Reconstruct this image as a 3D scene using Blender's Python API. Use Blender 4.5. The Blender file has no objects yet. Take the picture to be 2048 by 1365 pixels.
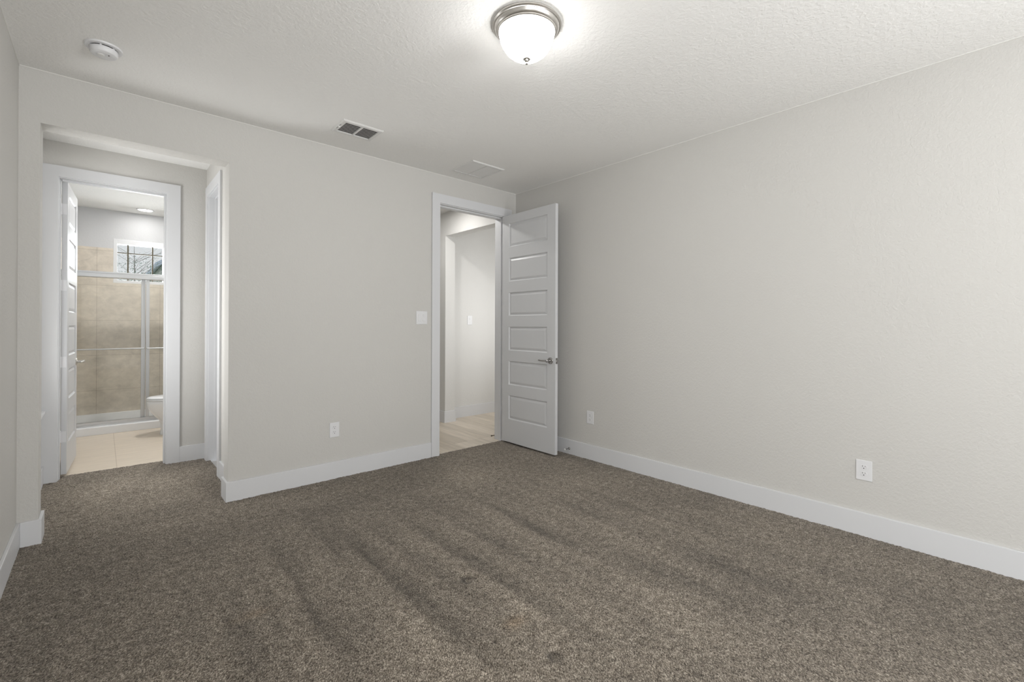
import bpy, math, random
import numpy as np
from mathutils import Matrix, Vector
random.seed(7)
S = bpy.context.scene
COL = S.collection
# ------------------------------------------------------------------ camera
F_PX, CX, CY = 914.2345, 1024.0, 648.3874
YAW, PIT, ROL, CAM_H = 0.7304, 0.0024, 0.0033, 1.2724
cd = bpy.data.cameras.new('camera')
cam = bpy.data.objects.new('camera', cd); COL.objects.link(cam)
cd.sensor_width = 36.0
cd.lens = F_PX / 2048 * 36.0
cd.shift_y = (CY - 682.5) / 2048
cd.clip_start = 0.05
fw = Vector((math.sin(YAW) * math.cos(PIT), math.cos(YAW) * math.cos(PIT), math.sin(PIT)))
rt = Vector((math.cos(YAW), -math.sin(YAW), 0)); up = rt.cross(fw)
r2 = rt * math.cos(ROL) + up * math.sin(ROL); u2 = -rt * math.sin(ROL) + up * math.cos(ROL)
cam.matrix_world = Matrix(((r2.x, u2.x, -fw.x, 0), (r2.y, u2.y, -fw.y, 0), (r2.z, u2.z, -fw.z, CAM_H), (0, 0, 0, 1)))
S.camera = cam
# ------------------------------------------------------------------ view, world
S.view_settings.view_transform = 'Standard'
S.view_settings.look = 'None'
S.view_settings.exposure = 0.40
S.view_settings.gamma = 1.0
S.view_settings.use_curve_mapping = False
w = bpy.data.worlds.new('overcast_sky'); S.world = w; w.use_nodes = True
w.node_tree.nodes['Background'].inputs[0].default_value = (0.95, 0.97, 1.0, 1)
w.node_tree.nodes['Background'].inputs[1].default_value = 0.60
# ------------------------------------------------------------------ lights of the place and added fills
L_DOME = 5.4        # bedroom flush light
L_FRONT_FILL = 6.0
L_LEFT_FILL = 74.0
L_CEILING_FILL = 50.0
L_HALL = 8.0
L_SIDE_FILL = 10.5
L_BATH = 1.6
L_BATHWIN = 62.0
L_VEST = 17.0
def area(name, loc, rot, sx, sy, power, col=(1, 1, 1), shape='RECTANGLE', spread=math.pi):
    d = bpy.data.lights.new(name, 'AREA'); d.shape = shape; d.size = sx; d.size_y = sy
    d.energy = power; d.color = col; d.spread = spread
    o = bpy.data.objects.new(name, d); COL.objects.link(o); o.location = loc; o.rotation_euler = rot
    return o
PI = math.pi
# fill lights at windows added to the bedroom (behind and beside the camera)
area('daylight_and_fill', (2.05, -3.08, 1.50), (PI / 2, 0, 0), 2.0, 1.7, L_FRONT_FILL, (0.96, 0.98, 1.0))
area('daylight_and_fill', (2.35, -3.05, 0.95), (PI / 2 + math.radians(27), 0, math.radians(27)), 1.7, 1.3, L_CEILING_FILL, (0.98, 0.99, 1.0), spread=math.radians(105))  # added fill, tilted up to brighten the ceiling
area('daylight_and_fill', (-0.42, -1.75, 1.45), (0, -PI / 2, 0), 1.6, 1.7, L_LEFT_FILL, (0.97, 0.985, 1.0))
area('daylight_and_fill', (-0.50, 4.40, 1.39), (0, -PI / 2 - math.radians(14), 0), 1.5, 0.58, L_VEST, (1.0, 1.0, 0.99))
area('daylight_and_fill', (4.30, 3.90, 1.45), (PI / 2, 0, 0), 0.95, 1.1, L_SIDE_FILL, (1, 0.995, 0.98))  # added fill for the wall beyond the hall opening
area('daylight_and_fill', (0.62, 8.40, 2.15), (-PI / 2, 0, 0), 1.0, 0.9, L_BATHWIN, (0.93, 0.97, 1.0)).location.x = 0.373

# ------------------------------------------------------------------ mesh helpers
class MB:
    def __init__(self): self.v = []; self.f = []; self.s = []
    def face(self, pts, smooth=False):
        n = len(self.v); self.v += [tuple(p) for p in pts]; self.f.append(tuple(range(n, n + len(pts)))); self.s.append(smooth)
    def box(self, x0, x1, y0, y1, z0, z1):
        n = len(self.v)
        self.v += [(x0, y0, z0), (x1, y0, z0), (x1, y1, z0), (x0, y1, z0), (x0, y0, z1), (x1, y0, z1), (x1, y1, z1), (x0, y1, z1)]
        for f in ((0, 3, 2, 1), (4, 5, 6, 7), (0, 1, 5, 4), (1, 2, 6, 5), (2, 3, 7, 6), (3, 0, 4, 7)):
            self.f.append(tuple(n + i for i in f)); self.s.append(False)
        return self
    def loft(self, rings, cap0=True, cap1=True, closed=True):
        n = len(self.v); m = len(rings[0])
        for r in rings: self.v += [tuple(p) for p in r]
        for i in range(len(rings) - 1):
            for j in range(m if closed else m - 1):
                k = (j + 1) % m
                self.f.append((n + i * m + j, n + i * m + k, n + (i + 1) * m + k, n + (i + 1) * m + j)); self.s.append(True)
        if cap0: self.f.append(tuple(n + j for j in reversed(range(m)))); self.s.append(False)
        if cap1: self.f.append(tuple(n + (len(rings) - 1) * m + j for j in range(m))); self.s.append(False)
        return self
    def lathe(self, prof, c, axis='z', seg=48, cap0=True, cap1=True):
        rings = []
        for r, h in prof:
            ring = []
            for j in range(seg):
                a = 2 * PI * j / seg; p, q = r * math.cos(a), r * math.sin(a)
                if axis == 'z': ring.append((c[0] + p, c[1] + q, c[2] + h))
                elif axis == 'x': ring.append((c[0] + h, c[1] + p, c[2] + q))
                else: ring.append((c[0] + q, c[1] + h, c[2] + p))
            rings.append(ring)
        return self.loft(rings, cap0, cap1)
    def tube(self, pts, r, seg=12):
        pts = [Vector(p) for p in pts]; rings = []
        rs = r if isinstance(r, (list, tuple)) else [r] * len(pts)
        for i, p in enumerate(pts):
            t = (pts[min(i + 1, len(pts) - 1)] - pts[max(i - 1, 0)]).normalized()
            a = Vector((0, 0, 1)) if abs(t.z) < 0.9 else Vector((1, 0, 0))
            u = t.cross(a).normalized(); v = t.cross(u).normalized()
            rings.append([p + (u * math.cos(2 * PI * j / seg) + v * math.sin(2 * PI * j / seg)) * rs[i] for j in range(seg)])
        return self.loft(rings)
    def prism(self, pts, axis, a0, a1):
        def P(p, a):
            return (a, p[0], p[1]) if axis == 'x' else ((p[0], a, p[1]) if axis == 'y' else (p[0], p[1], a))
        n = len(self.v); m = len(pts)
        self.v += [P(p, a0) for p in pts] + [P(p, a1) for p in pts]
        for j in range(m):
            k = (j + 1) % m; self.f.append((n + j, n + k, n + m + k, n + m + j)); self.s.append(False)
        self.f.append(tuple(n + j for j in reversed(range(m)))); self.f.append(tuple(n + m + j for j in range(m))); self.s += [False, False]
        return self
    def build(self, name, mat, parent=None, bevel=0.0, bseg=2, local=False, angle=35, loc=None):
        off = Vector((0, 0, 0))
        if parent is not None and not local:
            q = parent
            while q is not None: off += q.location; q = q.parent
        if loc is not None: off = off + Vector(loc)
        me = bpy.data.meshes.new(name)
        me.from_pydata([(p[0] - off.x, p[1] - off.y, p[2] - off.z) for p in self.v], [], self.f)
        me.polygons.foreach_set('use_smooth', self.s)
        import bmesh
        bm = bmesh.new(); bm.from_mesh(me); bmesh.ops.recalc_face_normals(bm, faces=bm.faces); bm.to_mesh(me); bm.free()
        if any(self.s): me.set_sharp_from_angle(angle=math.radians(angle))
        me.materials.append(mat)
        o = bpy.data.objects.new(name, me); COL.objects.link(o)
        if loc is not None: o.location = loc
        if parent is not None: o.parent = parent
        if bevel:
            b = o.modifiers.new('bevel', 'BEVEL'); b.width = bevel; b.segments = bseg; b.limit_method = 'ANGLE'; b.angle_limit = math.radians(40)
        return o
def box(*a): return MB().box(*a)
def tag(o, label=None, cat=None, group=None, kind=None):
    if label: o['label'] = label
    if cat: o['category'] = cat
    if group: o['group'] = group
    if kind: o['kind'] = kind
    return o
def thing(name, loc, label, cat, group=None, kind=None, rz=0):
    o = bpy.data.objects.new(name, None); COL.objects.link(o); o.location = loc; o.rotation_euler = (0, 0, rz)
    o.empty_display_size = 0.05
    return tag(o, label, cat, group, kind)
def copy_tree(o, parent=None):
    c = o.copy(); COL.objects.link(c); c.parent = parent
    for ch in list(o.children): copy_tree(ch, c)
    return c
def struct(o, label, cat): return tag(o, label, cat, kind='structure')

# ------------------------------------------------------------------ materials
def mat(name, col, rough=0.6, metal=0.0, spec=0.5):
    m = bpy.data.materials.new(name); m.use_nodes = True
    b = m.node_tree.nodes['Principled BSDF']
    b.inputs['Base Color'].default_value = (*col, 1); b.inputs['Roughness'].default_value = rough
    b.inputs['Metallic'].default_value = metal; b.inputs['Specular IOR Level'].default_value = spec
    return m
def N(m, t, **kw):
    n = m.node_tree.nodes.new(t)
    for k, v in kw.items(): setattr(n, k, v)
    return n
def lk(m, a, b): m.node_tree.links.new(a, b)
def plaster(name, col, scale, strength, dist=0.004, rough=0.85, spot=0.0):
    m = mat(name, col, rough, spec=0.25); b = m.node_tree.nodes['Principled BSDF']
    g = N(m, 'ShaderNodeNewGeometry')
    n1 = N(m, 'ShaderNodeTexNoise'); n1.inputs['Scale'].default_value = scale; n1.inputs['Detail'].default_value = 3; n1.inputs['Roughness'].default_value = 0.55
    n1.inputs['Distortion'].default_value = 0.6
    lk(m, g.outputs['Position'], n1.inputs['Vector'])
    r = N(m, 'ShaderNodeMapRange'); r.inputs['From Min'].default_value = 0.35; r.inputs['From Max'].default_value = 0.65
    lk(m, n1.outputs['Fac'], r.inputs['Value'])
    bp = N(m, 'ShaderNodeBump'); bp.inputs['Strength'].default_value = strength; bp.inputs['Distance'].default_value = dist
    lk(m, r.outputs['Result'], bp.inputs['Height']); lk(m, bp.outputs['Normal'], b.inputs['Normal'])
    n2 = N(m, 'ShaderNodeTexNoise'); n2.inputs['Scale'].default_value = 1.3; n2.inputs['Detail'].default_value = 2
    lk(m, g.outputs['Position'], n2.inputs['Vector'])
    mx = N(m, 'ShaderNodeMix', data_type='RGBA')
    mx.inputs[6].default_value = (*[c * 0.985 for c in col], 1); mx.inputs[7].default_value = (*[min(1, c * 1.015) for c in col], 1)
    lk(m, n2.outputs['Fac'], mx.inputs[0]); lk(m, mx.outputs[2], b.inputs['Base Color'])
    return m
M = {}
M['wall'] = plaster('wall_paint', (0.590, 0.578, 0.552), 62, 0.22)
M['ceil'] = plaster('ceiling_paint', (0.85, 0.843, 0.822), 48, 0.24, 0.005)
M['bathwall'] = plaster('bathroom_paint', (0.62, 0.625, 0.635), 60, 0.12)
M['hallwall'] = plaster('hall_paint', (0.66, 0.652, 0.632), 62, 0.15)
M['trim'] = mat('trim_paint', (0.665, 0.670, 0.682), 0.42)
M['door'] = mat('door_paint', (0.62, 0.625, 0.635), 0.38)
M['caulk'] = mat('caulk', (0.74, 0.73, 0.70), 0.6)
M['plastic'] = mat('white_plastic', (0.73, 0.73, 0.74), 0.35)
M['vent'] = mat('vent_enamel', (0.72, 0.715, 0.70), 0.45)
M['dark'] = mat('dark_gap', (0.03, 0.028, 0.026), 0.8)
M['duct'] = mat('duct_inside', (0.06, 0.057, 0.052), 0.9)
M['nickel'] = mat('brushed_nickel', (0.62, 0.60, 0.57), 0.30, 1.0)
M['chrome'] = mat('satin_chrome', (0.42, 0.41, 0.40), 0.22, 1.0)
M['alu'] = mat('bright_aluminium', (0.60, 0.61, 0.62), 0.30, 0.7)
M['rubber'] = mat('white_rubber', (0.75, 0.75, 0.74), 0.6)
M['brownrubber'] = mat('brown_rubber', (0.10, 0.075, 0.05), 0.6)
M['porcelain'] = mat('porcelain', (0.86, 0.87, 0.88), 0.10, spec=0.6)
M['acrylic'] = mat('white_acrylic', (0.86, 0.87, 0.88), 0.22)
M['muntin'] = mat('olive_bronze', (0.085, 0.072, 0.045), 0.5)
M['vinyl'] = mat('white_vinyl', (0.74, 0.745, 0.76), 0.4)
M['siding'] = mat('pale_stucco', (0.88, 0.88, 0.88), 0.8)
M['roof'] = mat('blue_grey_roof', (0.62, 0.72, 0.88), 0.8)
M['bark'] = mat('bark', (0.34, 0.32, 0.30), 0.9)
M['leaf'] = mat('leaf_green', (0.20, 0.30, 0.24), 0.6)
M['ground'] = mat('lawn', (0.20, 0.24, 0.12), 0.9)
def emit(name, col, st):
    m = bpy.data.materials.new(name); m.use_nodes = True; nt = m.node_tree; nt.nodes.clear()
    o = nt.nodes.new('ShaderNodeOutputMaterial'); e = nt.nodes.new('ShaderNodeEmission')
    e.inputs[0].default_value = (*col, 1); e.inputs[1].default_value = st; nt.links.new(e.outputs[0], o.inputs[0])
    return m
M['dome'] = emit('lit_glass', (1, 0.993, 0.98), L_DOME)
M['can'] = emit('lit_diffuser', (1, 0.99, 0.97), 6.0)
def bowl_mat():
    m = emit('lit_bowl', (1, 0.993, 0.98), 1.0); nt = m.node_tree; e = [n for n in nt.nodes if n.type == 'EMISSION'][0]
    g = nt.nodes.new('ShaderNodeNewGeometry'); sp = nt.nodes.new('ShaderNodeSeparateXYZ'); r = nt.nodes.new('ShaderNodeMapRange')
    r.inputs['From Min'].default_value = 2.743 - .055; r.inputs['From Max'].default_value = 2.743 - .150
    r.inputs['To Min'].default_value = L_DOME; r.inputs['To Max'].default_value = L_DOME * 7.0     # glow graded stronger low down to spare the ceiling around it
    nt.links.new(g.outputs['Position'], sp.inputs[0]); nt.links.new(sp.outputs[2], r.inputs['Value']); nt.links.new(r.outputs[0], e.inputs[1])
    return m
M['dome'] = bowl_mat()
def glass(name, tint):
    m = bpy.data.materials.new(name); m.use_nodes = True; nt = m.node_tree; nt.nodes.clear()
    o = nt.nodes.new('ShaderNodeOutputMaterial'); t = nt.nodes.new('ShaderNodeBsdfTransparent'); t.inputs[0].default_value = (*tint, 1)
    g = nt.nodes.new('ShaderNodeBsdfGlossy'); g.inputs['Roughness'].default_value = 0.03
    lw = nt.nodes.new('ShaderNodeLayerWeight'); pw = nt.nodes.new('ShaderNodeMath'); pw.operation = 'POWER'; pw.inputs[1].default_value = 4.0
    fr = nt.nodes.new('ShaderNodeMath'); fr.operation = 'MULTIPLY_ADD'; fr.inputs[1].default_value = 0.6; fr.inputs[2].default_value = 0.025
    nt.links.new(lw.outputs['Facing'], pw.inputs[0]); nt.links.new(pw.outputs[0], fr.inputs[0])
    mx = nt.nodes.new('ShaderNodeMixShader')
    nt.links.new(fr.outputs[0], mx.inputs[0]); nt.links.new(t.outputs[0], mx.inputs[1]); nt.links.new(g.outputs[0], mx.inputs[2]); nt.links.new(mx.outputs[0], o.inputs[0])
    return m
M['glass'] = glass('clear_glass', (0.97, 0.98, 0.975))
M['showerglass'] = glass('shower_glass', (0.975, 0.975, 0.965))

def brick_mat(name, axes, w, h, ox, oy, mortar, c1, c2, cm, rough, vein=0.5, vscale=(3, 3, 3), offset=0.0, offf=2):
    m = mat(name, c1, rough); b = m.node_tree.nodes['Principled BSDF']
    g = N(m, 'ShaderNodeNewGeometry'); sp = N(m, 'ShaderNodeSeparateXYZ'); lk(m, g.outputs['Position'], sp.inputs[0])
    cb = N(m, 'ShaderNodeCombineXYZ')
    for k, (ax, o) in enumerate(zip(axes, (ox, oy))):
        a = N(m, 'ShaderNodeMath', operation='SUBTRACT'); a.inputs[1].default_value = o
        lk(m, sp.outputs[ax], a.inputs[0]); lk(m, a.outputs[0], cb.inputs[k])
    br = N(m, 'ShaderNodeTexBrick'); br.offset = offset; br.offset_frequency = offf; br.squash = 1.0
    br.inputs['Scale'].default_value = 1.0; br.inputs['Brick Width'].default_value = w; br.inputs['Row Height'].default_value = h
    br.inputs['Mortar Size'].default_value = mortar; br.inputs['Mortar Smooth'].default_value = 0.3; br.inputs['Bias'].default_value = 0.0
    br.inputs['Color1'].default_value = (*c1, 1); br.inputs['Color2'].default_value = (*c2, 1); br.inputs['Mortar'].default_value = (*cm, 1)
    lk(m, cb.outputs[0], br.inputs['Vector'])
    mp = N(m, 'ShaderNodeMapping'); mp.inputs['Scale'].default_value = vscale; lk(m, g.outputs['Position'], mp.inputs['Vector'])
    n1 = N(m, 'ShaderNodeTexNoise'); n1.inputs['Scale'].default_value = 1.0; n1.inputs['Detail'].default_value = 8; n1.inputs['Roughness'].default_value = 0.68; n1.inputs['Distortion'].default_value = 0.35
    lk(m, mp.outputs[0], n1.inputs['Vector'])
    r = N(m, 'ShaderNodeMapRange'); r.inputs['From Min'].default_value = 0.3; r.inputs['From Max'].default_value = 0.7
    r.inputs['To Min'].default_value = 1 - vein; r.inputs['To Max'].default_value = 1 + vein * 0.5; lk(m, n1.outputs['Fac'], r.inputs['Value'])
    mx = N(m, 'ShaderNodeMix', data_type='RGBA', blend_type='MULTIPLY'); mx.inputs[0].default_value = 1.0
    lk(m, br.outputs['Color'], mx.inputs[6]); lk(m, r.outputs['Result'], mx.inputs[7]); lk(m, mx.outputs[2], b.inputs['Base Color'])
    return m
M['showertile'] = brick_mat('shower_tile', (0, 2), 0.64, 0.4475, -0.057, 1.3165, 0.0022, (0.67, 0.61, 0.525), (0.70, 0.64, 0.55), (0.46, 0.40, 0.33), 0.35, 0.20, (9, 9, 12))
M['sidetile'] = brick_mat('side_shower_tile', (1, 2), 0.64, 0.4475, 7.20, 1.3165, 0.0022, (0.67, 0.61, 0.525), (0.70, 0.64, 0.55), (0.46, 0.40, 0.33), 0.35, 0.20, (9, 9, 12))
M['bathtile'] = brick_mat('bath_floor_tile', (0, 1), 0.60, 1.80, 0.10, 5.31, 0.003, (0.74, 0.645, 0.53), (0.76, 0.665, 0.545), (0.55, 0.46, 0.36), 0.35, 0.10, (3, 22, 8))
M['plank'] = brick_mat('hall_plank', (1, 0), 1.22, 0.18, 3.3, 2.10, 0.0015, (0.55, 0.48, 0.39), (0.70, 0.62, 0.52), (0.34, 0.285, 0.225), 0.40, 0.22, (26, 2.2, 8), offset=0.37, offf=1)

# carpet: cut pile in taupe yarn; nap laid by the vacuum, plus painted light, is an attribute of the mesh
def carpet_mat():
    m = mat('taupe_carpet', (0.2, 0.18, 0.15), 1.0, spec=0.05); b = m.node_tree.nodes['Principled BSDF']
    b.inputs['Sheen Weight'].default_value = 0.15; b.inputs['Sheen Roughness'].default_value = 0.5
    g = N(m, 'ShaderNodeNewGeometry')
    vr = N(m, 'ShaderNodeVectorRotate', rotation_type='Z_AXIS'); vr.inputs['Angle'].default_value = 0.62; lk(m, g.outputs['Position'], vr.inputs['Vector'])
    mp = N(m, 'ShaderNodeMapping'); mp.inputs['Scale'].default_value = (1.0, 0.50, 1.0)
    lk(m, vr.outputs[0], mp.inputs['Vector'])
    n1 = N(m, 'ShaderNodeTexNoise'); n1.inputs['Scale'].default_value = 235; n1.inputs['Detail'].default_value = 3; n1.inputs['Roughness'].default_value = 0.75; n1.inputs['Distortion'].default_value = 0.5
    lk(m, mp.outputs[0], n1.inputs['Vector'])
    n2 = N(m, 'ShaderNodeTexNoise'); n2.inputs['Scale'].default_value = 28; n2.inputs['Detail'].default_value = 2
    lk(m, g.outputs['Position'], n2.inputs['Vector'])
    ad = N(m, 'ShaderNodeMath', operation='MULTIPLY_ADD'); ad.inputs[1].default_value = 0.18; lk(m, n2.outputs['Fac'], ad.inputs[0]); lk(m, n1.outputs['Fac'], ad.inputs[2])
    rp = N(m, 'ShaderNodeValToRGB'); cr = rp.color_ramp
    cr.elements[0].position = 0.44; cr.elements[0].color = (0.024, 0.018, 0.012, 1)
    cr.elements[1].position = 0.76; cr.elements[1].color = (0.62, 0.55, 0.46, 1)
    e = cr.elements.new(0.54); e.color = (0.125, 0.102, 0.077, 1)
    e = cr.elements.new(0.64); e.color = (0.27, 0.232, 0.187, 1)
    lk(m, ad.outputs[0], rp.inputs[0])
    at = N(m, 'ShaderNodeAttribute', attribute_name='nap_and_light')
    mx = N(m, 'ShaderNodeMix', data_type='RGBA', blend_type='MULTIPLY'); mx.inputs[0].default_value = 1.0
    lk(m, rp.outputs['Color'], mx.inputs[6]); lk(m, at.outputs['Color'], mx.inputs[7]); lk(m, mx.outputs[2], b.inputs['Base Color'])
    bp = N(m, 'ShaderNodeBump'); bp.inputs['Strength'].default_value = 0.9; bp.inputs['Distance'].default_value = 0.006
    lk(m, ad.outputs[0], bp.inputs['Height']); lk(m, bp.outputs['Normal'], b.inputs['Normal'])
    return m
M['carpet'] = carpet_mat()

# ------------------------------------------------------------------ dimensions
H = 2.743
L, R, D, DB = -0.360, 3.4536, 3.798, 3.945         # left wall, right wall, back wall front/back faces
OL, OR, OT = -0.273, 0.673, 2.437                   # passage opening
DL, DR, DT = 2.452, 3.283, 2.455                    # bedroom doorway (jamb faces)
VR = 0.735                                          # right wall of the passage
BW, BWB = 5.19, 5.31                                # bathroom wall
BL, BR, BT = -0.262, 0.428, 2.452                   # bathroom doorway
BB = 7.87                                           # bathroom back wall
BX = 1.17
HX, HXB = 3.335, 3.485                              # hall wall
YF = -3.00                                          # wall behind the camera
J = 0.012

# ------------------------------------------------------------------ floors
def vnoise(x, y, sc, seed):
    rng = np.random.RandomState(seed); t = rng.rand(64, 64)
    u = (x / sc) % 64; v = (y / sc) % 64
    i = np.floor(u).astype(int); j = np.floor(v).astype(int); a = u - i; b = v - j
    a = a * a * (3 - 2 * a); b = b * b * (3 - 2 * b)
    i1 = (i + 1) % 64; j1 = (j + 1) % 64; i %= 64; j %= 64
    return (t[i, j] * (1 - a) + t[i1, j] * a) * (1 - b) + (t[i, j1] * (1 - a) + t[i1, j1] * a) * b
def nap_and_light(x, y):
    v = 1.0 + 0.16 * (vnoise(x + 9, y + 9, 0.42, 1) - 0.5) + 0.10 * (vnoise(x + 9, y + 9, 0.16, 2) - 0.5) + 0.12 * (vnoise(x + 9, y + 9, 0.055, 3) - 0.5)
    band = 1 / (1 + np.exp(-(y - 0.7) / 0.2)) / (1 + np.exp((y - 2.75) / 0.12))
    v += band * (0.22 * (vnoise(x + 9, (y + 9) / 7, 0.075, 11) - 0.5) + 0.16 * (vnoise(x + 9, (y + 9) / 9, 0.030, 12) - 0.5))
    # long vacuum strokes running towards the bathroom wall
    wob = 0.05 * (vnoise(x + 9, y + 9, 0.5, 5) - 0.5)
    for x0, ya, yb, wd, am in ((0.71, 1.75, 2.85, 0.045, .30), (0.985, 2.3, 3.0, 0.05, .24), (1.09, 1.3, 2.6, 0.035, .30), (1.456, 1.2, 2.4, 0.035, .26),
                               (0.40, 1.7, 2.6, 0.07, .20), (0.56, 1.9, 2.6, 0.05, .16), (1.70, 1.1, 2.5, 0.04, .18), (2.02, 1.2, 2.6, 0.04, .22), (2.13, 0.8, 1.5, 0.035, .16),
                               (2.42, 0.8, 2.4, 0.05, .12), (0.20, 1.9, 2.5, 0.05, .12), (1.27, 1.6, 2.7, 0.03, .14), (2.75, 0.6, 2.0, 0.05, .10)):
        d = (x + wob - x0)
        prof = np.where(d < 0, np.exp(-(d / (wd * .45)) ** 2), np.exp(-(d / (wd * 2.2)) ** 2))
        e = 1 / (1 + np.exp(-(y - ya) / 0.08)) / (1 + np.exp((y - yb) / 0.14))
        v -= am * 1.25 * prof * e
        v += am * 0.40 * np.exp(-((d + wd * 2.2) / (wd * 1.6)) ** 2) * e
    # patches walked or brushed the other way, some with light or shade painted in
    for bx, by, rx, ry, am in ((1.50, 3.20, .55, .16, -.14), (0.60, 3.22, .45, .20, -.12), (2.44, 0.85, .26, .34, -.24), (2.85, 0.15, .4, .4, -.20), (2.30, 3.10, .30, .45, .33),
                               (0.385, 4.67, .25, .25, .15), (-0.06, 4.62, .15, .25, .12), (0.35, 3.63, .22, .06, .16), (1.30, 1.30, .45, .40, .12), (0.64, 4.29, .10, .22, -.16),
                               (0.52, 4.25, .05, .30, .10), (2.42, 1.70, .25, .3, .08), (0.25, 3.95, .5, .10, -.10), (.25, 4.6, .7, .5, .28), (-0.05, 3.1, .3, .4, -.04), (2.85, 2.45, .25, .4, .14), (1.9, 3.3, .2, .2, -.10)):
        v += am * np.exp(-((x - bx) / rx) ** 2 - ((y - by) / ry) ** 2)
    for bx, by, r_ in ((1.362, 1.848, .030), (1.300, 1.198, .028)):       # two furniture dents
        d = np.hypot(x - bx, y - by); v -= 0.60 * np.exp(-((d - r_ * .75) / (r_ * .5)) ** 2) * np.where(y > by - .008, 1.0, .55)
    return np.clip(v, 0.35, 1.6)
def carpet():
    st = 0.012; vs = []; fs = []; idx = {}
    nx0, nx1 = int(-0.40 / st), int(3.47 / st); ny0, ny1 = int(-0.30 / st), int(5.35 / st)
    def ok(cx, cy):
        if cy < 3.798: return True
        if cy < 3.828 and 2.43 < cx < 3.30: return True
        return cx < 0.76 and cy < 5.333
    def vid(i, j):
        k = (i, j)
        if k not in idx:
            x, y = i * st, j * st
            idx[k] = len(vs); vs.append((x, y, 0.0))
        return idx[k]
    for i in range(nx0, nx1):
        for j in range(ny0, ny1 + 1):
            if ok((i + .5) * st, (j + .5) * st): fs.append((vid(i, j), vid(i + 1, j), vid(i + 1, j + 1), vid(i, j + 1)))
    n = len(vs); vs += [(-.40, -3.03, 0), (3.47, -3.03, 0), (3.47, ny0 * st + .003, 0), (-.40, ny0 * st + .003, 0)]; fs.append((n, n + 1, n + 2, n + 3))
    a = np.array(vs); x, y = a[:, 0], a[:, 1]
    rng = np.random.RandomState(4)
    a[:, 2] = (rng.rand(len(a)) - 0.5) * 0.005 + 0.003 * (vnoise(x + 9, y + 9, 0.08, 8) - .5)
    for bx, by, r_ in ((1.362, 1.848, .030), (1.300, 1.198, .028)):
        a[:, 2] -= 0.008 * np.exp(-(np.hypot(x - bx, y - by) / r_) ** 2)
    nv = nap_and_light(x, y)
    st_ = 0.5 * np.exp(-((x - 1.32) / .05) ** 2 - ((y - 1.449) / .035) ** 2) + 0.3 * np.exp(-((x - 1.15) / .05) ** 2 - ((y - 1.05) / .04) ** 2) + .35 * np.exp(-((x - .50) / .07) ** 2 - ((y - 2.25) / .03) ** 2)   # brownish spots
    me = bpy.data.meshes.new('floor'); me.from_pydata([tuple(p) for p in a], [], fs)
    me.polygons.foreach_set('use_smooth', [True] * len(fs))
    ca = me.color_attributes.new('nap_and_light', 'FLOAT_COLOR', 'POINT')
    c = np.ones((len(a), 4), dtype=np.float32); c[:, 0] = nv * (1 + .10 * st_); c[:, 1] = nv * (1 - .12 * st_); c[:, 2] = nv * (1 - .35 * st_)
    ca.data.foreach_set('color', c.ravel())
    me.materials.append(M['carpet'])
    o = bpy.data.objects.new('floor', me); COL.objects.link(o)
    return o
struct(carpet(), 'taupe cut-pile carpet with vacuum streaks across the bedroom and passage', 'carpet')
struct(box(L - .1, BX + .1, 5.31, 8.0, -0.10, -0.012).build('floor_bathroom', M['bathtile']), 'beige veined floor tiles beyond the bathroom doorway', 'floor')
struct(box(0.9, 5.6, 3.828, 6.2, -0.10, -0.006).build('floor_hall', M['plank']), 'pale wood-look plank floor in the hall beyond the open door', 'floor')
# ------------------------------------------------------------------ ceiling
struct(box(-0.5, 5.6, YF - .12, 8.1, H, H + .12).build('ceiling', M['ceil']), 'textured off-white ceiling over the whole storey', 'ceiling')
# ------------------------------------------------------------------ walls
w_ = MB()
for b_ in ((L, OL, D, DB, 0, H), (OL, OR, D, DB, OT, H), (OR, DL - J, D, DB, -.1, H), (DL - J, DR + J, D, DB, DT + J, H), (DR + J, 3.80, D, DB, -.1, H), (4.80, 5.6, D, DB, -.1, H), (3.80, 4.80, D, DB, -.1, .88), (3.80, 4.80, D, DB, 2.04, H)): w_.box(*b_)
struct(w_.build('wall_back', M['wall']), 'greige textured wall with the passage opening and the bedroom doorway', 'wall')
struct(box(R, R + .12, YF, D, -.1, H).build('wall_right', M['wall']), 'long greige textured wall on the right, behind the open door', 'wall')
w_ = MB()
for b_ in ((L - .12, L, YF - .12, -2.62, -.1, H), (L - .12, L, -.88, 4.10, -.1, H), (L - .12, L, -2.62, -.88, -.1, .60), (L - .12, L, -2.62, -.88, 2.30, H), (L - .12, L, 4.74, 8.1, -.1, H), (L - .12, L, 4.10, 4.74, -.1, .565), (L - .12, L, 4.10, 4.74, 2.20, H)): w_.box(*b_)
struct(w_.build('wall_left', M['wall']), 'greige textured wall at the left edge of the photo', 'wall')
# wall behind the camera with the opening added for the fill light
w_ = MB()
for b_ in ((L, 1.0, YF - .12, YF, -.1, H), (3.1, R + .12, YF - .12, YF, -.1, H), (1.0, 3.1, YF - .12, YF, -.1, 0.55), (1.0, 3.1, YF - .12, YF, 2.38, H)): w_.box(*b_)
struct(w_.build('wall_front', M['wall']), 'greige wall with an added wide window behind the camera', 'wall')
w_ = MB()
for b_ in ((VR, VR + .12, DB, 4.519 - J, -.1, H), (VR, VR + .12, 5.051 + J, BW, -.1, H), (VR, VR + .12, 4.519 - J, 5.051 + J, DT + J, H)): w_.box(*b_)
struct(w_.build('wall_passage', M['wall']), 'greige right-hand wall of the passage around the closet door', 'wall')
w_ = MB()
for b_ in ((L, BL - J, BW, BWB, -.1, H), (BR + J, BX + .12, BW, BWB, -.1, H), (BL - J, BR + J, BW, BWB, BT + J, H)): w_.box(*b_)
struct(w_.build('wall_bathroom', M['wall']), 'greige wall at the end of the passage around the bathroom doorway', 'wall')
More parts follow.
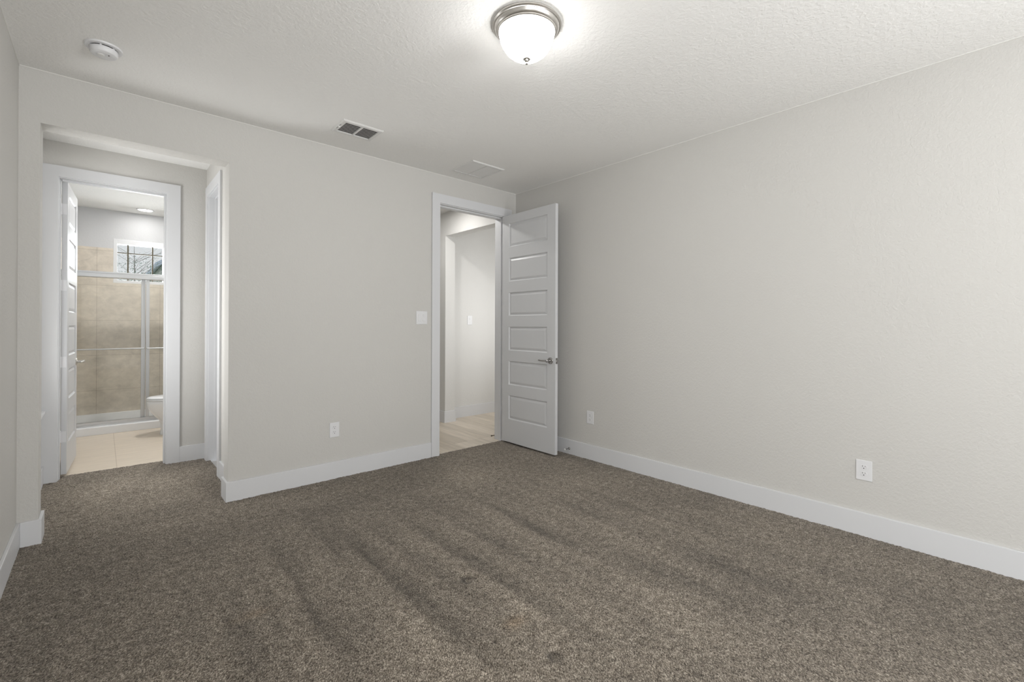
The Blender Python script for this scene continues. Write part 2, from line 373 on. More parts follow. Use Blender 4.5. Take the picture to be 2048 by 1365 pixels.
struct(box(1.86, 1.98, DB, 6.2, -.1, H).build('wall_hall', M['hallwall']), 'pale side wall of the hall, hidden beside the doorway', 'wall')
w_ = MB()
for b_ in ((HX, HXB, 5.030, 6.2, -.1, H), (HX, HXB, DB, 5.030, 2.437, H), (HX, HXB, DB, 3.985, -.1, 2.437)): w_.box(*b_)
struct(w_.build('wall_hall_right', M['hallwall']), 'pale hall wall with a squared opening seen through the bedroom doorway', 'wall')
struct(box(HXB, 5.6, 5.19, 5.31, -.1, H).build('wall_side_room', M['hallwall']), 'pale wall seen through the squared hall opening', 'wall')
struct(box(5.5, 5.6, DB, 5.19, -.1, H).build('wall_side_room_end', M['hallwall']), 'end wall of the space beyond the hall opening', 'wall')
struct(box(1.86, HX, 6.1, 6.2, -.1, H).build('wall_hall_end', M['hallwall']), 'end wall of the hall', 'wall')
# bathroom shell
WX0, WX1, WZ0, WZ1 = 0.100, 0.652, 1.806, 2.378
w_ = MB()
for b_ in ((L, WX0, BB, BB + .14, -.1, H), (WX1, BX + .12, BB, BB + .14, -.1, H), (WX0, WX1, BB, BB + .14, -.1, WZ0), (WX0, WX1, BB, BB + .14, WZ1, H)): w_.box(*b_)
struct(w_.build('wall_bathroom_back', M['bathwall']), 'pale grey bathroom wall above the shower tile, around the small window', 'wall')
struct(box(BX, BX + .12, BWB, BB, -.1, H).build('wall_bathroom_right', M['bathwall']), 'pale grey bathroom wall behind the toilet', 'wall')
struct(box(L, L + .01, BWB, 7.12, -.05, H).build('wall_bathroom_left', M['bathwall']), 'pale grey bathroom wall behind the open bathroom door', 'wall')
w_ = MB(); TZ0, TZ1, TY = 0.06, 2.248, BB - .010
for b_ in ((L + .01, WX0, TY, BB, TZ0, TZ1), (WX1, BX, TY, BB, TZ0, TZ1), (WX0, WX1, TY, BB, TZ0, WZ0)): w_.box(*b_)
struct(w_.build('wall_shower', M['showertile']), 'beige stone-look tile wall at the back of the shower', 'tiled wall')
struct(box(L, L + .010, 7.12, BB, TZ0, TZ1).build('wall_shower_left', M['sidetile']), 'beige stone-look tile on the left side wall of the shower', 'tiled wall')
struct(box(BX - .010, BX, 7.12, TY, TZ0, TZ1).build('wall_shower_right', M['sidetile']), 'beige stone-look tile on the right side wall of the shower', 'tiled wall')

# ------------------------------------------------------------------ baseboards
BH, BTK = 0.141, 0.015
def bb(name, boxes, label):
    m = MB()
    for b_ in boxes: m.box(*b_)
    struct(m.build(name, M['trim'], bevel=0.0025, bseg=2), label, 'baseboard')
bb('baseboard_back', [(OR - BTK, DL - J + .001 - .086, D - BTK, D, -.01, BH), (OR - BTK, OR, D, DB, -.01, BH), (OR - BTK, OR, DB, DB + BTK, -.01, BH), (OR, VR - BTK, DB, DB + BTK, -.01, BH)],
   'white baseboard under the double light switch wall, wrapping into the passage opening')
bb('baseboard_back_left', [(L + BTK, OL + BTK, D - BTK, D, -.01, BH), (OL, OL + BTK, D, DB + BTK, -.01, BH)], 'short white baseboard on the stub of wall left of the passage opening')
bb('baseboard_right', [(R - BTK, R, YF, D, -.01, BH)], 'long white baseboard along the right wall')
bb('baseboard_left', [(L, L + BTK, YF, D, -.01, BH)], 'white baseboard along the left wall at the left edge of the photo')
bb('baseboard_passage_left', [(L, L + BTK, DB, BW, -.01, BH)], 'white baseboard inside the passage on its left wall')
bb('baseboard_passage_end', [(BR + J + .09, VR - .001, BW - BTK, BW, -.01, BH)], 'short white baseboard between the bathroom casing and the closet casing')
bb('baseboard_passage_right', [(VR - BTK, VR, DB, 4.428, -.01, BH), (VR - BTK, VR, 5.143, BW - BTK, -.01, BH)], 'white baseboard on the right wall of the passage')
bb('baseboard_front', [(L + BTK, R - BTK, YF, YF + BTK, -.01, BH)], 'white baseboard behind the camera')
bb('baseboard_hall', [(HX - BTK, HX, 5.030 - BTK, 6.1, -.01, BH), (HX, HXB + .001, 5.030 - BTK, 5.030, -.01, BH), (HXB, HXB + BTK, 5.030 - BTK, 5.19, -.01, BH)], 'white baseboard wrapping the hall wall corner seen through the door')
bb('baseboard_side_room', [(HXB + BTK, 5.5, 5.19 - BTK, 5.19, -.01, BH)], 'white baseboard on the far wall beyond the hall opening')
bb('baseboard_hall_stub', [(HX - BTK, HX, DB, 3.985 + BTK, -.01, BH), (HX, HXB, 3.985, 3.985 + BTK, -.01, BH)], 'tiny end of white baseboard beside the bedroom door jamb, hall side')
# caulk line where the walls meet the ceiling
m = MB().box(L, R, D - .0035, D, H - .0045, H).box(R - .0035, R, YF, D, H - .0045, H).box(L, L + .0035, YF, D, H - .0045, H)
struct(m.build('trim_1', M['caulk']), 'thin pale caulk line where the bedroom walls meet the ceiling', 'trim')

# ------------------------------------------------------------------ door casings and jambs
CW, CT = 0.089, 0.017
def casing_y(name, x0, x1, zt, yf, yb, label, stop_y=None, lstop=True, front=True, back=True, zb=-0.01, cwl=CW, cwr=CW):
    o = thing(name, ((x0 + x1) / 2, yf, 0), label, 'door frame', kind='structure')
    m = MB().box(x0 - J, x0, yf - .002, yb + .002, zb, zt + J).box(x1, x1 + J, yf - .002, yb + .002, zb, zt + J).box(x0, x1, yf - .002, yb + .002, zt, zt + J)
    m.build('jamb', M['trim'], o, bevel=.0015)
    rv = .006
    def side(y0, y1, nm):
        m = MB().prism([(x0 - rv - cwl, zb), (x0 - rv, zb), (x0 - rv, zt + rv), (x1 + rv, zt + rv), (x1 + rv, zb), (x1 + rv + cwr, zb), (x1 + rv + cwr, zt + rv + CW), (x0 - rv - cwl, zt + rv + CW)], 'y', y0, y1)
        m.build('casing', M['trim'], o, bevel=.002)
    if front: side(yf - CT, yf, 'casing')
    if back: side(yb, yb + CT, 'casing')
    if stop_y is not None:
        m = MB().box(x0, x0 + (.012 if lstop else .006), stop_y, stop_y + .035, zb, zt).box(x1 - .012, x1, stop_y, stop_y + .035, zb, zt).box(x0 + .012, x1 - .012, stop_y, stop_y + .035, zt - .012, zt)
        m.build('stop', M['trim'], o, bevel=.0015)
    return o
casing_y('trim_2', DL, DR, DT, D, DB, 'white square-edged casing and jamb around the open bedroom doorway', stop_y=D + .042)
casing_y('trim_3', BL, BR, BT, BW, BWB, 'white casing and jamb around the bathroom doorway at the end of the passage', stop_y=BWB - .042 - .035, lstop=False, cwl=.091, cwr=.098)
# closet doorway on the passage's right wall
y0, y1, zt = 4.519, 5.051, DT
o = thing('trim_4', (VR, (y0 + y1) / 2, 0), 'white casing and jamb of the closet doorway, seen edge-on inside the passage', 'door frame', kind='structure')
MB().box(VR - .002, VR + .122, y0 - J, y0, -.01, zt + J).box(VR - .002, VR + .122, y1, y1 + J, -.01, zt + J).box(VR - .002, VR + .122, y0, y1, zt, zt + J).build('jamb', M['trim'], o, bevel=.0015)
MB().prism([(y0 - .091, -.01), (y0 - .006, -.01), (y0 - .006, zt + .006), (y1 + .006, zt + .006), (y1 + .006, -.01), (y1 + .092, -.01), (y1 + .092, zt + .095), (y0 - .091, zt + .095)], 'x', VR - CT, VR).build('casing', M['trim'], o, bevel=.002)
MB().box(VR + .045, VR + .080, y0, y0 + .012, -.01, zt).box(VR + .045, VR + .080, y1 - .012, y1, -.01, zt).box(VR + .045, VR + .080, y0 + .012, y1 - .012, zt - .012, zt).build('stop', M['trim'], o, bevel=.0015)
# white ledge low on the passage's left wall
struct(box(L - .10, L + .028, 4.03, BW - CT, .565, .583).build('trim_5', M['trim'], bevel=.002), 'thin white window sill low on the left wall of the passage', 'window sill')
t = thing('window_3', (L - .09, 4.42, .583), 'white-framed window on the left wall of the passage, above its sill', 'window', kind='structure')
m = MB()
for b_ in ((4.10, 4.14, .583, 2.20), (4.70, 4.74, .583, 2.20), (4.14, 4.70, .583, .623), (4.14, 4.70, 2.16, 2.20)): m.box(L - .115, L - .085, *b_)
m.build('window_frame', M['vinyl'], t)

# ------------------------------------------------------------------ panelled door leaves
ZP = [(2.110, 2.363), (1.740, 1.993), (1.371, 1.621), (1.001, 1.255), (0.633, 0.887), (0.265, 0.520)]
def leaf_mesh(W, Ht, T, s, zb):
    """leaf in local coords: x 0..W across, y -T..0 thickness (two faces), z zb..zb+Ht; s = stile width"""
    m = MB()
    prof = [(0, 0), (.003, .006), (.009, .0115), (.013, .0115), (.034, .0035), (.038, .0035)]
    for yf, sg in ((0.0, -1), (-T, 1)):
        zs = [zb] + [v for p in sorted(ZP) for v in p] + [Ht + zb]
        m.face([(0, yf, zs[0]), (s, yf, zs[0]), (s, yf, zs[-1]), (0, yf, zs[-1])])
        m.face([(W - s, yf, zs[0]), (W, yf, zs[0]), (W, yf, zs[-1]), (W - s, yf, zs[-1])])
        for k in range(0, len(zs), 2): m.face([(s, yf, zs[k]), (W - s, yf, zs[k]), (W - s, yf, zs[k + 1]), (s, yf, zs[k + 1])])
        for (za, zc) in ZP:
            pr = None
            for ins, dep in prof:
                rr = [(s + ins, yf + sg * dep, za + ins), (W - s - ins, yf + sg * dep, za + ins), (W - s - ins, yf + sg * dep, zc - ins), (s + ins, yf + sg * dep, zc - ins)]
                if pr:
                    for j in range(4):
                        k = (j + 1) % 4; m.face([pr[j], pr[k], rr[k], rr[j]])
                pr = rr
            m.face(pr)
    z0, z1 = zb, zb + Ht
    m.face([(0, 0, z0), (0, -T, z0), (0, -T, z1), (0, 0, z1)]); m.face([(W, 0, z0), (W, -T, z0), (W, -T, z1), (W, 0, z1)])
    m.face([(0, 0, z0), (W, 0, z0), (W, -T, z0), (0, -T, z0)]); m.face([(0, 0, z1), (W, 0, z1), (W, -T, z1), (0, -T, z1)])
    return m
def merge(o, d=0.0002):
    import bmesh
    bm = bmesh.new(); bm.from_mesh(o.data); bmesh.ops.remove_doubles(bm, verts=bm.verts, dist=d); bmesh.ops.recalc_face_normals(bm, faces=bm.faces); bm.to_mesh(o.data); bm.free()
def handle(parent, x, z, y, sg, lever_dir, mt):
    """lever handle in leaf-local coords on face y, pointing outwards by sg, lever along lever_dir*x"""
    r_ = MB().lathe([(.033, 0), (.033, sg * .004), (.030, sg * .008), (.020, sg * .010)], (x, y, z), 'y', 40).build('handle', mt, parent, local=True)
    MB().lathe([(.012, sg * .008), (.0115, sg * .030), (.013, sg * .040), (.014, sg * .058), (.010, sg * .062)], (x, y, z), 'y', 24).build('neck', mt, r_, local=True)
    pts = [(x, y + sg * .050, z), (x + lever_dir * .02, y + sg * .052, z + .001), (x + lever_dir * .05, y + sg * .052, z), (x + lever_dir * .085, y + sg * .050, z - .001), (x + lever_dir * .115, y + sg * .047, z + .001), (x + lever_dir * .124, y + sg * .046, z + .002)]
    MB().tube(pts, [.0105, .009, .0075, .007, .0075, .004], 14).build('lever', mt, r_, local=True)
    return r_
def make_door(name, loc, rz, W, stile, hinges, label, hx, hz, mt, both=True, zb=0.018, Ht=2.434):
    d = thing(name, loc, label, 'door', kind='structure', rz=rz)
    T = .035
    lf = leaf_mesh(W, Ht, T, stile, zb).build('leaf', M['door'], d, local=True, bevel=.0012, bseg=1); merge(lf)
    handle(d, hx, hz, 0, 1, -1, mt)
    if both: handle(d, hx, hz, -T, -1, -1, mt)
    # latch plate on the free edge
    box(W - .0005, W + .0015, -T / 2 - .0125, -T / 2 + .0125, hz - .029, hz + .029).build('latch_plate', mt, d, local=True)
    box(W + .001, W + .011, -T / 2 - .006, -T / 2 + .006, hz - .009, hz + .009).build('latch_bolt', mt, d, local=True, bevel=.002)
    for z in hinges:
        h_ = MB().tube([(-.006, .004, z - .045), (-.006, .004, z + .045)], .0055, 10)
        h_.box(-.0015, 0.0, -T + .004, .003, z - .045, z + .045)
        h_.build('hinge', M['plastic'] if name == 'door_2' else mt, d, local=True)
    return d
# bedroom door: hinged on the right jamb, open 90 degrees beside the right wall. leaf local +x -> world -y, local +y -> world... face
d1 = make_door('door_1', (3.285, 3.790, 0), -PI / 2, 0.788, 0.1105, (0.28, 1.0, 1.65, 2.22), 'open white six-panel bedroom door standing beside the right wall', .725, .926, M['chrome'])
# with rz=-90: local x -> -y, local y -> +x ; want visible face towards -x = local -y side (thickness goes to x=3.25)
d2 = make_door('door_2', (-0.2548, 5.318, 0), PI / 2 - math.radians(3.2), 0.680, 0.105, (0.33, 0.952, 1.59, 2.225), 'white six-panel bathroom door opened inward, seen almost edge-on', .62, .915, M['nickel'])
# closet door, shut, at the back of its jamb
cdm = MB().box(VR + .082, VR + .117, 4.523, 5.047, .02, DT - .004).build('door_3', M['door'], bevel=.002)
struct(cdm, 'shut white closet door deep in its jamb on the passage right wall', 'door')

# ------------------------------------------------------------------ ceiling light
CLX, CLY = 1.540, 1.618
t = thing('ceiling_light', (CLX, CLY, H), 'round flush ceiling light with brushed metal ring and glowing white bowl', 'ceiling light')
MB().lathe([(.158, 0), (.166, -.003), (.1695, -.009), (.1695, -.013), (.164, -.018), (.1585, -.019), (.1565, -.023), (.155, -.028), (.150, -.034), (.1455, -.037), (.1445, -.042), (.141, -.0445), (.1375, -.0445), (.136, -.040), (.136, -.02), (.02, -.02)], (CLX, CLY, H), seg=96).build('ring', M['nickel'], t, angle=25)
pr = [(.1355, -.036), (.1352, -.045), (.1335, -.060), (.129, -.078), (.121, -.098), (.110, -.116), (.095, -.134), (.076, -.149), (.055, -.160), (.033, -.1665), (.012, -.1690)]
MB().lathe(pr, (CLX, CLY, H), seg=72, cap0=True).build('bowl', M['dome'], t, angle=80)
MB().lathe([(.004, -.166), (.0185, -.1685), (.0190, -.1705), (.014, -.1735), (.008, -.1755), (.0065, -.178), (.0095, -.181), (.0065, -.184), (.0035, -.1855), (.0068, -.189), (.0070, -.192), (.0045, -.1955), (.001, -.197)], (CLX, CLY, H), seg=32).build('finial', M['nickel'], t)
# ------------------------------------------------------------------ smoke detector
sx, sy = -0.001, 3.262
t = thing('smoke_detector', (sx, sy, H), 'round white smoke detector on the ceiling at upper left', 'smoke detector')
MB().lathe([(.078, 0), (.078, -.006), (.076, -.009), (.058, -.010), (.056, -.006)], (sx, sy, H), seg=64).build('base', M['plastic'], t)
MB().lathe([(.052, -.006), (.052, -.016)], (sx, sy, H), seg=48).build('slot', M['dark'], t)
MB().lathe([(.059, -.0145), (.060, -.018), (.0585, -.032), (.054, -.040), (.046, -.044), (.030, -.0445)], (sx, sy, H), seg=64).build('cover', M['plastic'], t, angle=30)
for k in range(6):
    a = k * PI / 3 + .3
    MB().box(sx + .054 * math.cos(a) - .004, sx + .054 * math.cos(a) + .004, sy + .054 * math.sin(a) - .004, sy + .054 * math.sin(a) + .004, H - .016, H - .008).build('clip', M['plastic'], t)
MB().lathe([(.016, -.044), (.016, -.047), (.014, -.0485), (.004, -.0485)], (sx - .012, sy - .006, H), seg=32).build('button', M['vent'], t)
MB().lathe([(.003, -.044), (.003, -.0465)], (sx + .02, sy - .02, H), seg=12).build('indicator', M['duct'], t)
# ------------------------------------------------------------------ air registers
def register(name, x0, x1, y0, y1, label, fr, banks, nsl, tilt, dk, lever=False):
    t = thing(name, ((x0 + x1) / 2, (y0 + y1) / 2, H), label, 'vent')
    zt_ = H - .010; bev = .008
    m = MB()
    # sloped frame as one ring
    def rr(i, z): return [(x0 + i, y0 + i, z), (x1 - i, y0 + i, z), (x1 - i, y1 - i, z), (x0 + i, y1 - i, z)]
    rings = [rr(0, H), rr(0, H - .003), rr(bev, zt_), rr(fr, zt_), rr(fr, H - .001)]
    for a, b_ in zip(rings[:-1], rings[1:]):
        for j in range(4):
            k = (j + 1) % 4; m.face([a[j], a[k], b_[k], b_[j]])
    cxm = (x0 + x1) / 2
    m.box(cxm - .007, cxm + .007, y0 + fr, y1 - fr, zt_, H - .002)
    m.build('frame', M['vent'], t)
    box(x0 + fr, x1 - fr, y0 + fr, y1 - fr, H - .0018, H - .0006).build('backing', dk, t)
    for bx0, bx1 in ((x0 + fr, cxm - .007), (cxm + .007, x1 - fr)):
        p = (y1 - y0 - 2 * fr) / nsl
        for k in range(nsl):
            yc = y0 + fr + (k + .5) * p; w2 = p * (.20 if lever else .40)
            dz = .0035 * tilt
            m = MB(); th = .0007
            m.loft([[(xx, yc - w2, zt_ + .0035 + dz), (xx, yc + w2, zt_ + .0035 - dz), (xx, yc + w2, zt_ + .0035 - dz + th), (xx, yc - w2, zt_ + .0035 + dz + th)] for xx in (bx0, bx1)])
            m.s = [False] * len(m.s)
            m.build('louver', M['vent'], t)
    if lever:
        MB().box(x0 + .010, x0 + .0125, (y0 + y1) / 2 - .045, (y0 + y1) / 2 + .045, zt_ - .0012, zt_ - .0002).build('lever_slot', M['duct'], t)
        MB().box(x0 + .004, x0 + .018, (y0 + y1) / 2 - .012, (y0 + y1) / 2 - .006, zt_ - .010, zt_ - .0005).build('lever', M['vent'], t, bevel=.001)
    for px_ in (x0 + fr * .45, x1 - fr * .45):
        if not lever or px_ > cxm: MB().lathe([(.0035, 0), (.003, -.0015), (.001, -.002)], (px_, (y0 + y1) / 2 + .02, zt_), seg=12).build('screw', M['vent'], t)
    return t
register('ceiling_vent', 1.277, 1.586, 3.232, 3.478, 'ceiling supply vent with dark open louvers nearest the passage opening', .030, 2, 8, -0.3, M['duct'], True)
register('ceiling_vent', 2.450, 2.822, 3.262, 3.612, 'flush white return grille on the ceiling near the bedroom doorway corner', .026, 2, 18, .25, M['vent'])
# ------------------------------------------------------------------ electrical plates (face local -y, origin at plate centre on the wall)
def slot_boxes(zc):
    m = MB(); m.box(-.0078, -.0058, -.0083, -.0070, zc + .001, zc + .0095); m.box(.0058, .0078, -.0083, -.0070, zc + .002, zc + .0085)
    m.lathe([(.0028, -.0083), (.0028, -.0070)], (0, 0, zc - .0075), 'y', 12); return m
def outlet(loc, rz, label, w_=.080, h_=.122):
    t = thing('wall_outlet', loc, label, 'outlet', rz=rz)
    box(-w_ / 2, w_ / 2, -.006, 0, -h_ / 2, h_ / 2).build('plate', M['plastic'], t, local=True, bevel=.003, bseg=3)
    for zc in (.0205, -.0205):
        pts = []
        for k in range(24):
            a = 2 * PI * k / 24; pts.append((.0170 * math.cos(a), zc + max(-.0135, min(.0135, .0170 * math.sin(a)))))
        rc = MB().prism(pts, 'y', -.0076, -.004).build('receptacle', M['plastic'], t, local=True, bevel=.0006, bseg=1)
        slot_boxes(zc).build('slot', M['dark'], rc, local=True)
    MB().lathe([(.0030, -.0078), (.0030, -.005)], (0, 0, 0), 'y', 12).build('screw', M['plastic'], t, local=True)
    return t
o1 = outlet((1.4315, D, .401), 0, 'white double outlet on the wall between the passage opening and the doorway')
def copy_to(o, loc, rz, label):
    c = copy_tree(o); c.location = loc; c.rotation_euler = (0, 0, rz); c['label'] = label; return c
copy_to(o1, (R, 2.736, .397), -PI / 2, 'white double outlet on the right wall, the one close to the open door')
copy_to(o1, (R, .642, .396), -PI / 2, 'white double outlet on the right wall, the one nearest the camera')
def switch(loc, rz, n, label, w_, h_=.124):
    t = thing('light_switch', loc, label, 'light switch', rz=rz)
    box(-w_ / 2, w_ / 2, -.006, 0, -h_ / 2, h_ / 2).build('plate', M['plastic'], t, local=True, bevel=.003, bseg=3)
    for k in range(n):
        xc = (k - (n - 1) / 2) * .046
        box(xc - .0172, xc + .0172, -.0064, -.004, -.0338, .0338).build('bezel', M['vent'], t, local=True)
        MB().prism([(-.0066, -.0315), (-.0086, -.0315), (-.0068, 0), (-.0100, .0315), (-.005, .0315), (-.005, -.0315)], 'x', xc - .0150, xc + .0150).build('rocker', M['plastic'], t, local=True, bevel=.0008, bseg=1)
        for z in (.0485, -.0485): MB().lathe([(.0028, -.0072), (.0028, -.005)], (xc, 0, z), 'y', 12).build('screw', M['vent'], t, local=True)
    return t
switch((2.2505, D, 1.339), 0, 2, 'white double rocker light switch beside the bedroom doorway casing', .119)
switch((3.848, 5.19, 1.338), 0, 1, 'white single rocker switch on the far wall seen through the bedroom doorway', .082, .126)
# ------------------------------------------------------------------ door stops
def door_stop(loc, rz, label, mt, tip):
    t = thing('door_stop', loc, label, 'door stop', rz=rz)     # sticks out along local -y
    MB().lathe([(.0125, 0), (.0125, -.003), (.009, -.006), (.006, -.009)], (0, 0, 0), 'y', 24).build('mount', mt, t, local=True)
    MB().lathe([(.0048, -.004), (.0048, -.062)], (0, 0, 0), 'y', 16).build('rod', mt, t, local=True)
    MB().lathe([(.0075, -.060), (.0085, -.064), (.0085, -.072), (.0060, -.075)], (0, 0, 0), 'y', 20).build('tip', tip, t, local=True)
    return t
door_stop((R - BTK, 2.985, .056), -PI / 2, 'small metal door stop on the right baseboard beside the open door', M['chrome'], M['rubber'])
door_stop((HX - BTK, 3.968, .030), -PI / 2, 'tiny dark door stop low beside the doorway jamb on the hall side', M['brownrubber'], M['brownrubber'])

# ------------------------------------------------------------------ bathroom: recessed light, window
def can_light(loc, label, power, r_=.075):
    t = thing('recessed_light', loc, label, 'recessed light')
    MB().lathe([(r_ + .018, 0), (r_ + .017, -.004), (r_ + .002, -.006), (r_, -.002)], loc, seg=48).build('trim_ring', M['plastic'], t)
    MB().lathe([(r_, -.0025), (.002, -.004)], loc, seg=48, cap0=False).build('diffuser', M['can'], t)
    a = area('downlight', (loc[0], loc[1], loc[2] - .012), (0, 0, 0), r_ * 2, r_ * 2, power, (1, .985, .96), 'DISK'); return t
can_light((.405, 7.56, H), 'glowing round recessed light in the bathroom ceiling over the shower', L_BATH)
t = thing('window_1', ((WX0 + WX1) / 2, BB + .03, WZ0), 'small white-framed bathroom window with dark bars above the shower', 'window', kind='structure')
fwid = .038
m = MB(); yf, yb = BB - .004, BB + .09
for b_ in ((WX0, WX0 + fwid, yf, yb, WZ0, WZ1), (WX1 - fwid, WX1, yf, yb, WZ0, WZ1), (WX0 + fwid, WX1 - fwid, yf, yb, WZ0, WZ0 + .034), (WX0 + fwid, WX1 - fwid, yf, yb, WZ1 - .062, WZ1)): m.box(*b_)
m.build('window_frame', M['vinyl'], t, bevel=.002)
gx0, gx1, gz0, gz1 = WX0 + fwid, WX1 - fwid, WZ0 + .034, WZ1 - .062
box(gx0, gx1, BB + .048, BB + .052, gz0, gz1).build('pane', M['glass'], t)
for xx in (.2465, .503): box(xx - .0085, xx + .0085, BB + .036, BB + .047, gz0, gz1).build('muntin', M['muntin'], t)
for a_, b_ in ((gx0, .238), (.255, .4945), (.5115, gx1)): box(a_, b_, BB + .036, BB + .046, 2.1965, 2.2105).build('muntin', M['muntin'], t)
t = thing('fill_window_4', (L - .09, -1.75, .60), 'added white-framed fill-light window on the left wall behind the camera', 'window', kind='structure')  # unseen window added to frame the left fill light
m = MB()
for b_ in ((-2.62, -2.58, .60, 2.30), (-.92, -.88, .60, 2.30), (-2.58, -.92, .60, .64), (-2.58, -.92, 2.26, 2.30)): m.box(L - .115, L - .085, *b_)
m.build('window_frame', M['vinyl'], t)
t = thing('fill_window_5', (4.3, D + .04, .88), 'added white-framed fill-light window for the space beyond the hall opening, out of the photo', 'window', kind='structure')  # unseen window added to frame the side room fill light
m = MB()
for b_ in ((3.80, 3.84, .88, 2.04), (4.76, 4.80, .88, 2.04), (3.84, 4.76, .88, .92), (3.84, 4.76, 2.0, 2.04)): m.box(b_[0], b_[1], D + .01, D + .05, b_[2], b_[3])
m.build('window_frame', M['vinyl'], t)
# window frame added around the fill light behind the camera
t = thing('fill_window_2', (2.05, YF - .06, .55), 'added wide white-framed fill-light window behind the camera', 'window', kind='structure')
m = MB()
for b_ in ((1.0, 1.05, YF - .115, YF - .085, .55, 2.38), (3.05, 3.1, YF - .115, YF - .085, .55, 2.38), (1.05, 3.05, YF - .115, YF - .085, .55, .59), (1.05, 3.05, YF - .115, YF - .085, 2.34, 2.38), (2.035, 2.065, YF - .115, YF - .085, .59, 2.34)): m.box(*b_)
m.build('window_frame', M['vinyl'], t)

# ------------------------------------------------------------------ shower
CX0, CX1 = L + .010, BX - .010
t = thing('shower_pan', (.4, 7.5, -.012), 'white shower base with a raised curb under the sliding glass doors', 'shower base')
m = MB()
m.prism([(7.115, -.012), (7.115, .074), (7.122, .081), (7.262, .081), (7.270, .070), (7.275, .022), (7.84, .030), (7.846, .122), (7.860, .126), (7.860, -.012)], 'x', CX0, CX1)
m.build('basin', M['acrylic'], t, bevel=.003)
MB().box(CX0, CX0 + .014, 7.27, 7.846, .02, .124).build('side_lip', M['acrylic'], t, bevel=.003)
MB().box(CX1 - .014, CX1, 7.27, 7.846, .02, .124).build('side_lip', M['acrylic'], t, bevel=.003)
MB().lathe([(.05, 0), (.05, .003), (.04, .004)], (.4, 7.55, .026), seg=24).build('drain', M['chrome'], t)
sh = thing('shower_enclosure', (.4, 7.2, .081), 'aluminium framed bypass sliding shower doors with clear glass', 'shower door')
def rail(b_, nm, bev=.003): return box(*b_).build(nm, M['alu'], sh, bevel=bev)
m = MB().box(CX0, CX1, 7.165, 7.255, .0815, .100).box(CX0, CX1, 7.172, 7.180, .100, .128).box(CX0, CX1, 7.206, 7.212, .100, .122).box(CX0, CX1, 7.242, 7.248, .100, .125)
m.build('track', M['alu'], sh, bevel=.0015)
m = MB().box(CX0, CX1, 7.160, 7.255, 1.815, 1.862).box(CX0, CX1, 7.166, 7.249, 1.862, 1.884)
m.build('header', M['alu'], sh, bevel=.004)
rail((CX0, CX0 + .025, 7.175, 7.245, .100, 1.815), 'wall_post'); rail((CX1 - .025, CX1, 7.175, 7.245, .100, 1.815), 'wall_post')
def panel(x0, x1, yc, sl, sr, bar_y):
    g = box(x0 + .004, x1 - .004, yc - .003, yc + .003, .112, 1.830).build('glass_panel', M['showerglass'], sh)
    box(x0, x0 + sl, yc - .010, yc + .010, .104, 1.835).build('stile', M['alu'], g, bevel=.002)
    box(x1 - sr, x1, yc - .010, yc + .010, .104, 1.835).build('stile', M['alu'], g, bevel=.002)
    box(x0 + sl, x1 - sr, yc - .009, yc + .009, .106, .122).build('bottom_rail', M['alu'], g, bevel=.002)
    br_ = MB().tube([(x0 + .012, yc - bar_y, .972), (x1 - .012, yc - bar_y, .972)], .0075, 14).build('towel_bar', M['alu'], g)
    for xx in (x0 + .014, x1 - .014): MB().tube([(xx, yc - bar_y, .972), (xx, yc - .008, .972)], .007, 12).build('bar_bracket', M['chrome'], g)
panel(-.325, .3925, 7.228, .025, .040, .030)
panel(.3965, 1.135, 7.192, .035, .025, .030)

# ------------------------------------------------------------------ toilet (bowl points to -x, tank on the right wall)
TYC = 6.68
t = thing('toilet', (.86, TYC, -.012), 'white toilet with closed lid, its bowl poking out past the bathroom doorway jamb', 'toilet')
def egg(xf, xb, hw, z, n=40, sq=1.0):
    cx_ = xb - hw * sq if xb - hw * sq > xf else (xf + xb) / 2
    pts = []
    for k in range(n):
        a = 2 * PI * k / n; c_, s_ = math.cos(a), math.sin(a)
        rx = (cx_ - xf) if c_ < 0 else (xb - cx_)
        pts.append((cx_ + rx * c_, TYC + hw * s_, z))
    return pts
secs = [(.500, 1.02, .118, -.012), (.503, 1.02, .116, .02), (.510, 1.02, .106, .06), (.507, 1.0, .100, .12), (.490, .98, .104, .160), (.455, .96, .122, .200), (.420, .93, .146, .245), (.392, .90, .166, .295), (.379, .88, .178, .345), (.376, .87, .182, .378), (.380, .866, .179, .386)]
MB().loft([egg(a, b, c, z) for a, b, c, z in secs]).build('bowl', M['porcelain'], t, angle=60)
MB().loft([egg(.378, .865, .180, .3885), egg(.374, .868, .184, .392), (egg(.374, .868, .184, .402)), egg(.380, .862, .178, .408)]).build('seat', M['porcelain'], t, angle=60)
MB().loft([egg(.382, .864, .176, .4105), egg(.376, .868, .182, .414), egg(.377, .868, .181, .421), egg(.395, .860, .166, .431), egg(.44, .84, .13, .437), egg(.52, .80, .07, .440)]).build('lid', M['porcelain'], t, angle=60)
for s_ in (-1, 1): MB().tube([(.872, TYC + s_ * .07 - .02, .416), (.872, TYC + s_ * .07 + .02, .416)], .010, 12).build('lid_hinge', M['porcelain'], t)
box(.86, 1.10, TYC - .13, TYC + .13, .20, .386).build('tank_shelf', M['porcelain'], t, bevel=.03, bseg=4)
box(.935, 1.145, TYC - .22, TYC + .22, .388, .735).build('tank', M['porcelain'], t, bevel=.03, bseg=4)
box(.925, 1.155, TYC - .23, TYC + .23, .736, .768).build('tank_lid', M['porcelain'], t, bevel=.010, bseg=3)
MB().tube([(.935, TYC - .16, .68), (.915, TYC - .16, .68), (.912, TYC - .10, .677)], .007, 10).build('flush_lever', M['chrome'], t)

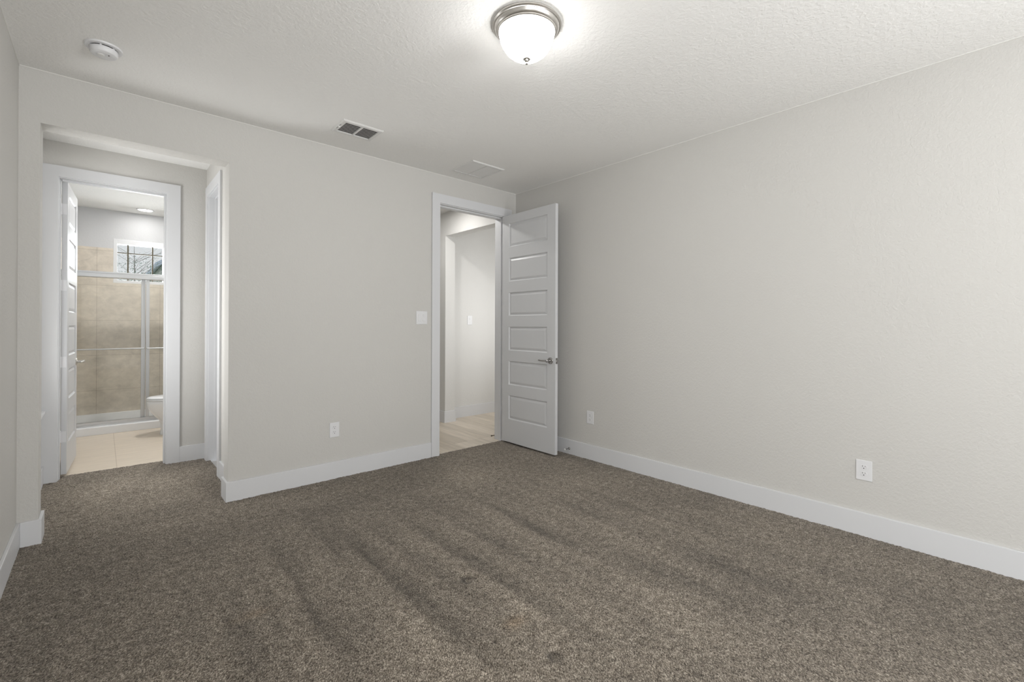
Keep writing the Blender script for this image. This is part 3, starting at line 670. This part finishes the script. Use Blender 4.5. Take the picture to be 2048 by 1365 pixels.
# ------------------------------------------------------------------ hall light and an added bathroom fill light (out of the photo, they light what the doorway shows)
can_light((2.80, 4.52, H), 'round recessed light in the hall ceiling above the bedroom doorway', L_HALL)
can_light((.92, 6.45, H), 'added round recessed fill light in the middle of the bathroom ceiling', 17.0)

# ------------------------------------------------------------------ outside the bathroom window
struct(box(-14, 16, 8.6, 40, -.5, -.35).build('ground', M['ground']), 'lawn outside the bathroom window', 'ground')
t = thing('tree', (.55, 14.0, -.35), 'sparse leafy tree outside the bathroom window', 'tree')
m = MB(); m.tube([(.55, 14.0, -.35), (.56, 14.0, .6), (.52, 14.02, 1.5), (.56, 14.0, 2.4), (.55, 14.0, 3.1)], [.035, .03, .022, .012, .004], 10)
rng = random.Random(3)
tips = []
for k in range(26):
    z = 1.5 + 1.4 * rng.random(); a = rng.random() * 2 * PI; l_ = .35 + .45 * rng.random()
    p0 = Vector((.55, 14, z)); p1 = p0 + Vector((math.cos(a) * l_ * .5, math.sin(a) * l_ * .5, .22)); p2 = p0 + Vector((math.cos(a) * l_, math.sin(a) * l_, .30 + .2 * rng.random()))
    m.tube([p0, p1, p2], [.005, .0035, .0015], 5); tips += [p1, p2, (p1 + p2) / 2]
m.build('trunk', M['bark'], t)
m = MB()
for k in range(4200):
    c_ = rng.choice(tips) + Vector((rng.gauss(0, .26), rng.gauss(0, .26), rng.gauss(0, .20)))
    if rng.random() < max(0, (c_.z - 2.35) * 1.5): continue
    u = Vector((rng.gauss(0, 1), rng.gauss(0, 1), rng.gauss(0, 1))).normalized(); v = u.cross(Vector((rng.gauss(0, 1), rng.gauss(0, 1), rng.gauss(0, 1)))).normalized()
    s_ = .010 + .012 * rng.random()
    m.face([c_ - u * s_, c_ - v * s_ * .45, c_ + u * s_, c_ + v * s_ * .45])
fo = m.build('foliage', M['leaf'], t)
t = thing('neighbour_house', (5.0, 20.0, -.35), 'pale house with a blue-grey gable roof outside the bathroom window', 'house')
MB().prism([(1.42, -.35), (9.0, -.35), (9.0, 3.15), (5.2, 5.6), (1.42, 3.15)], 'y', 18.4, 24.0).build('wall', M['siding'], t)
def slope(xa, za, xb, zb_, nm):
    th = .14
    MB().prism([(xa, za), (xb, zb_), (xb, zb_ + th), (xa, za + th)], 'y', 18.0, 24.3).build(nm, M['roof'], t)
slope(1.22, 3.05, 5.2, 5.62, 'roof'); slope(9.3, 3.02, 5.2, 5.62, 'roof')
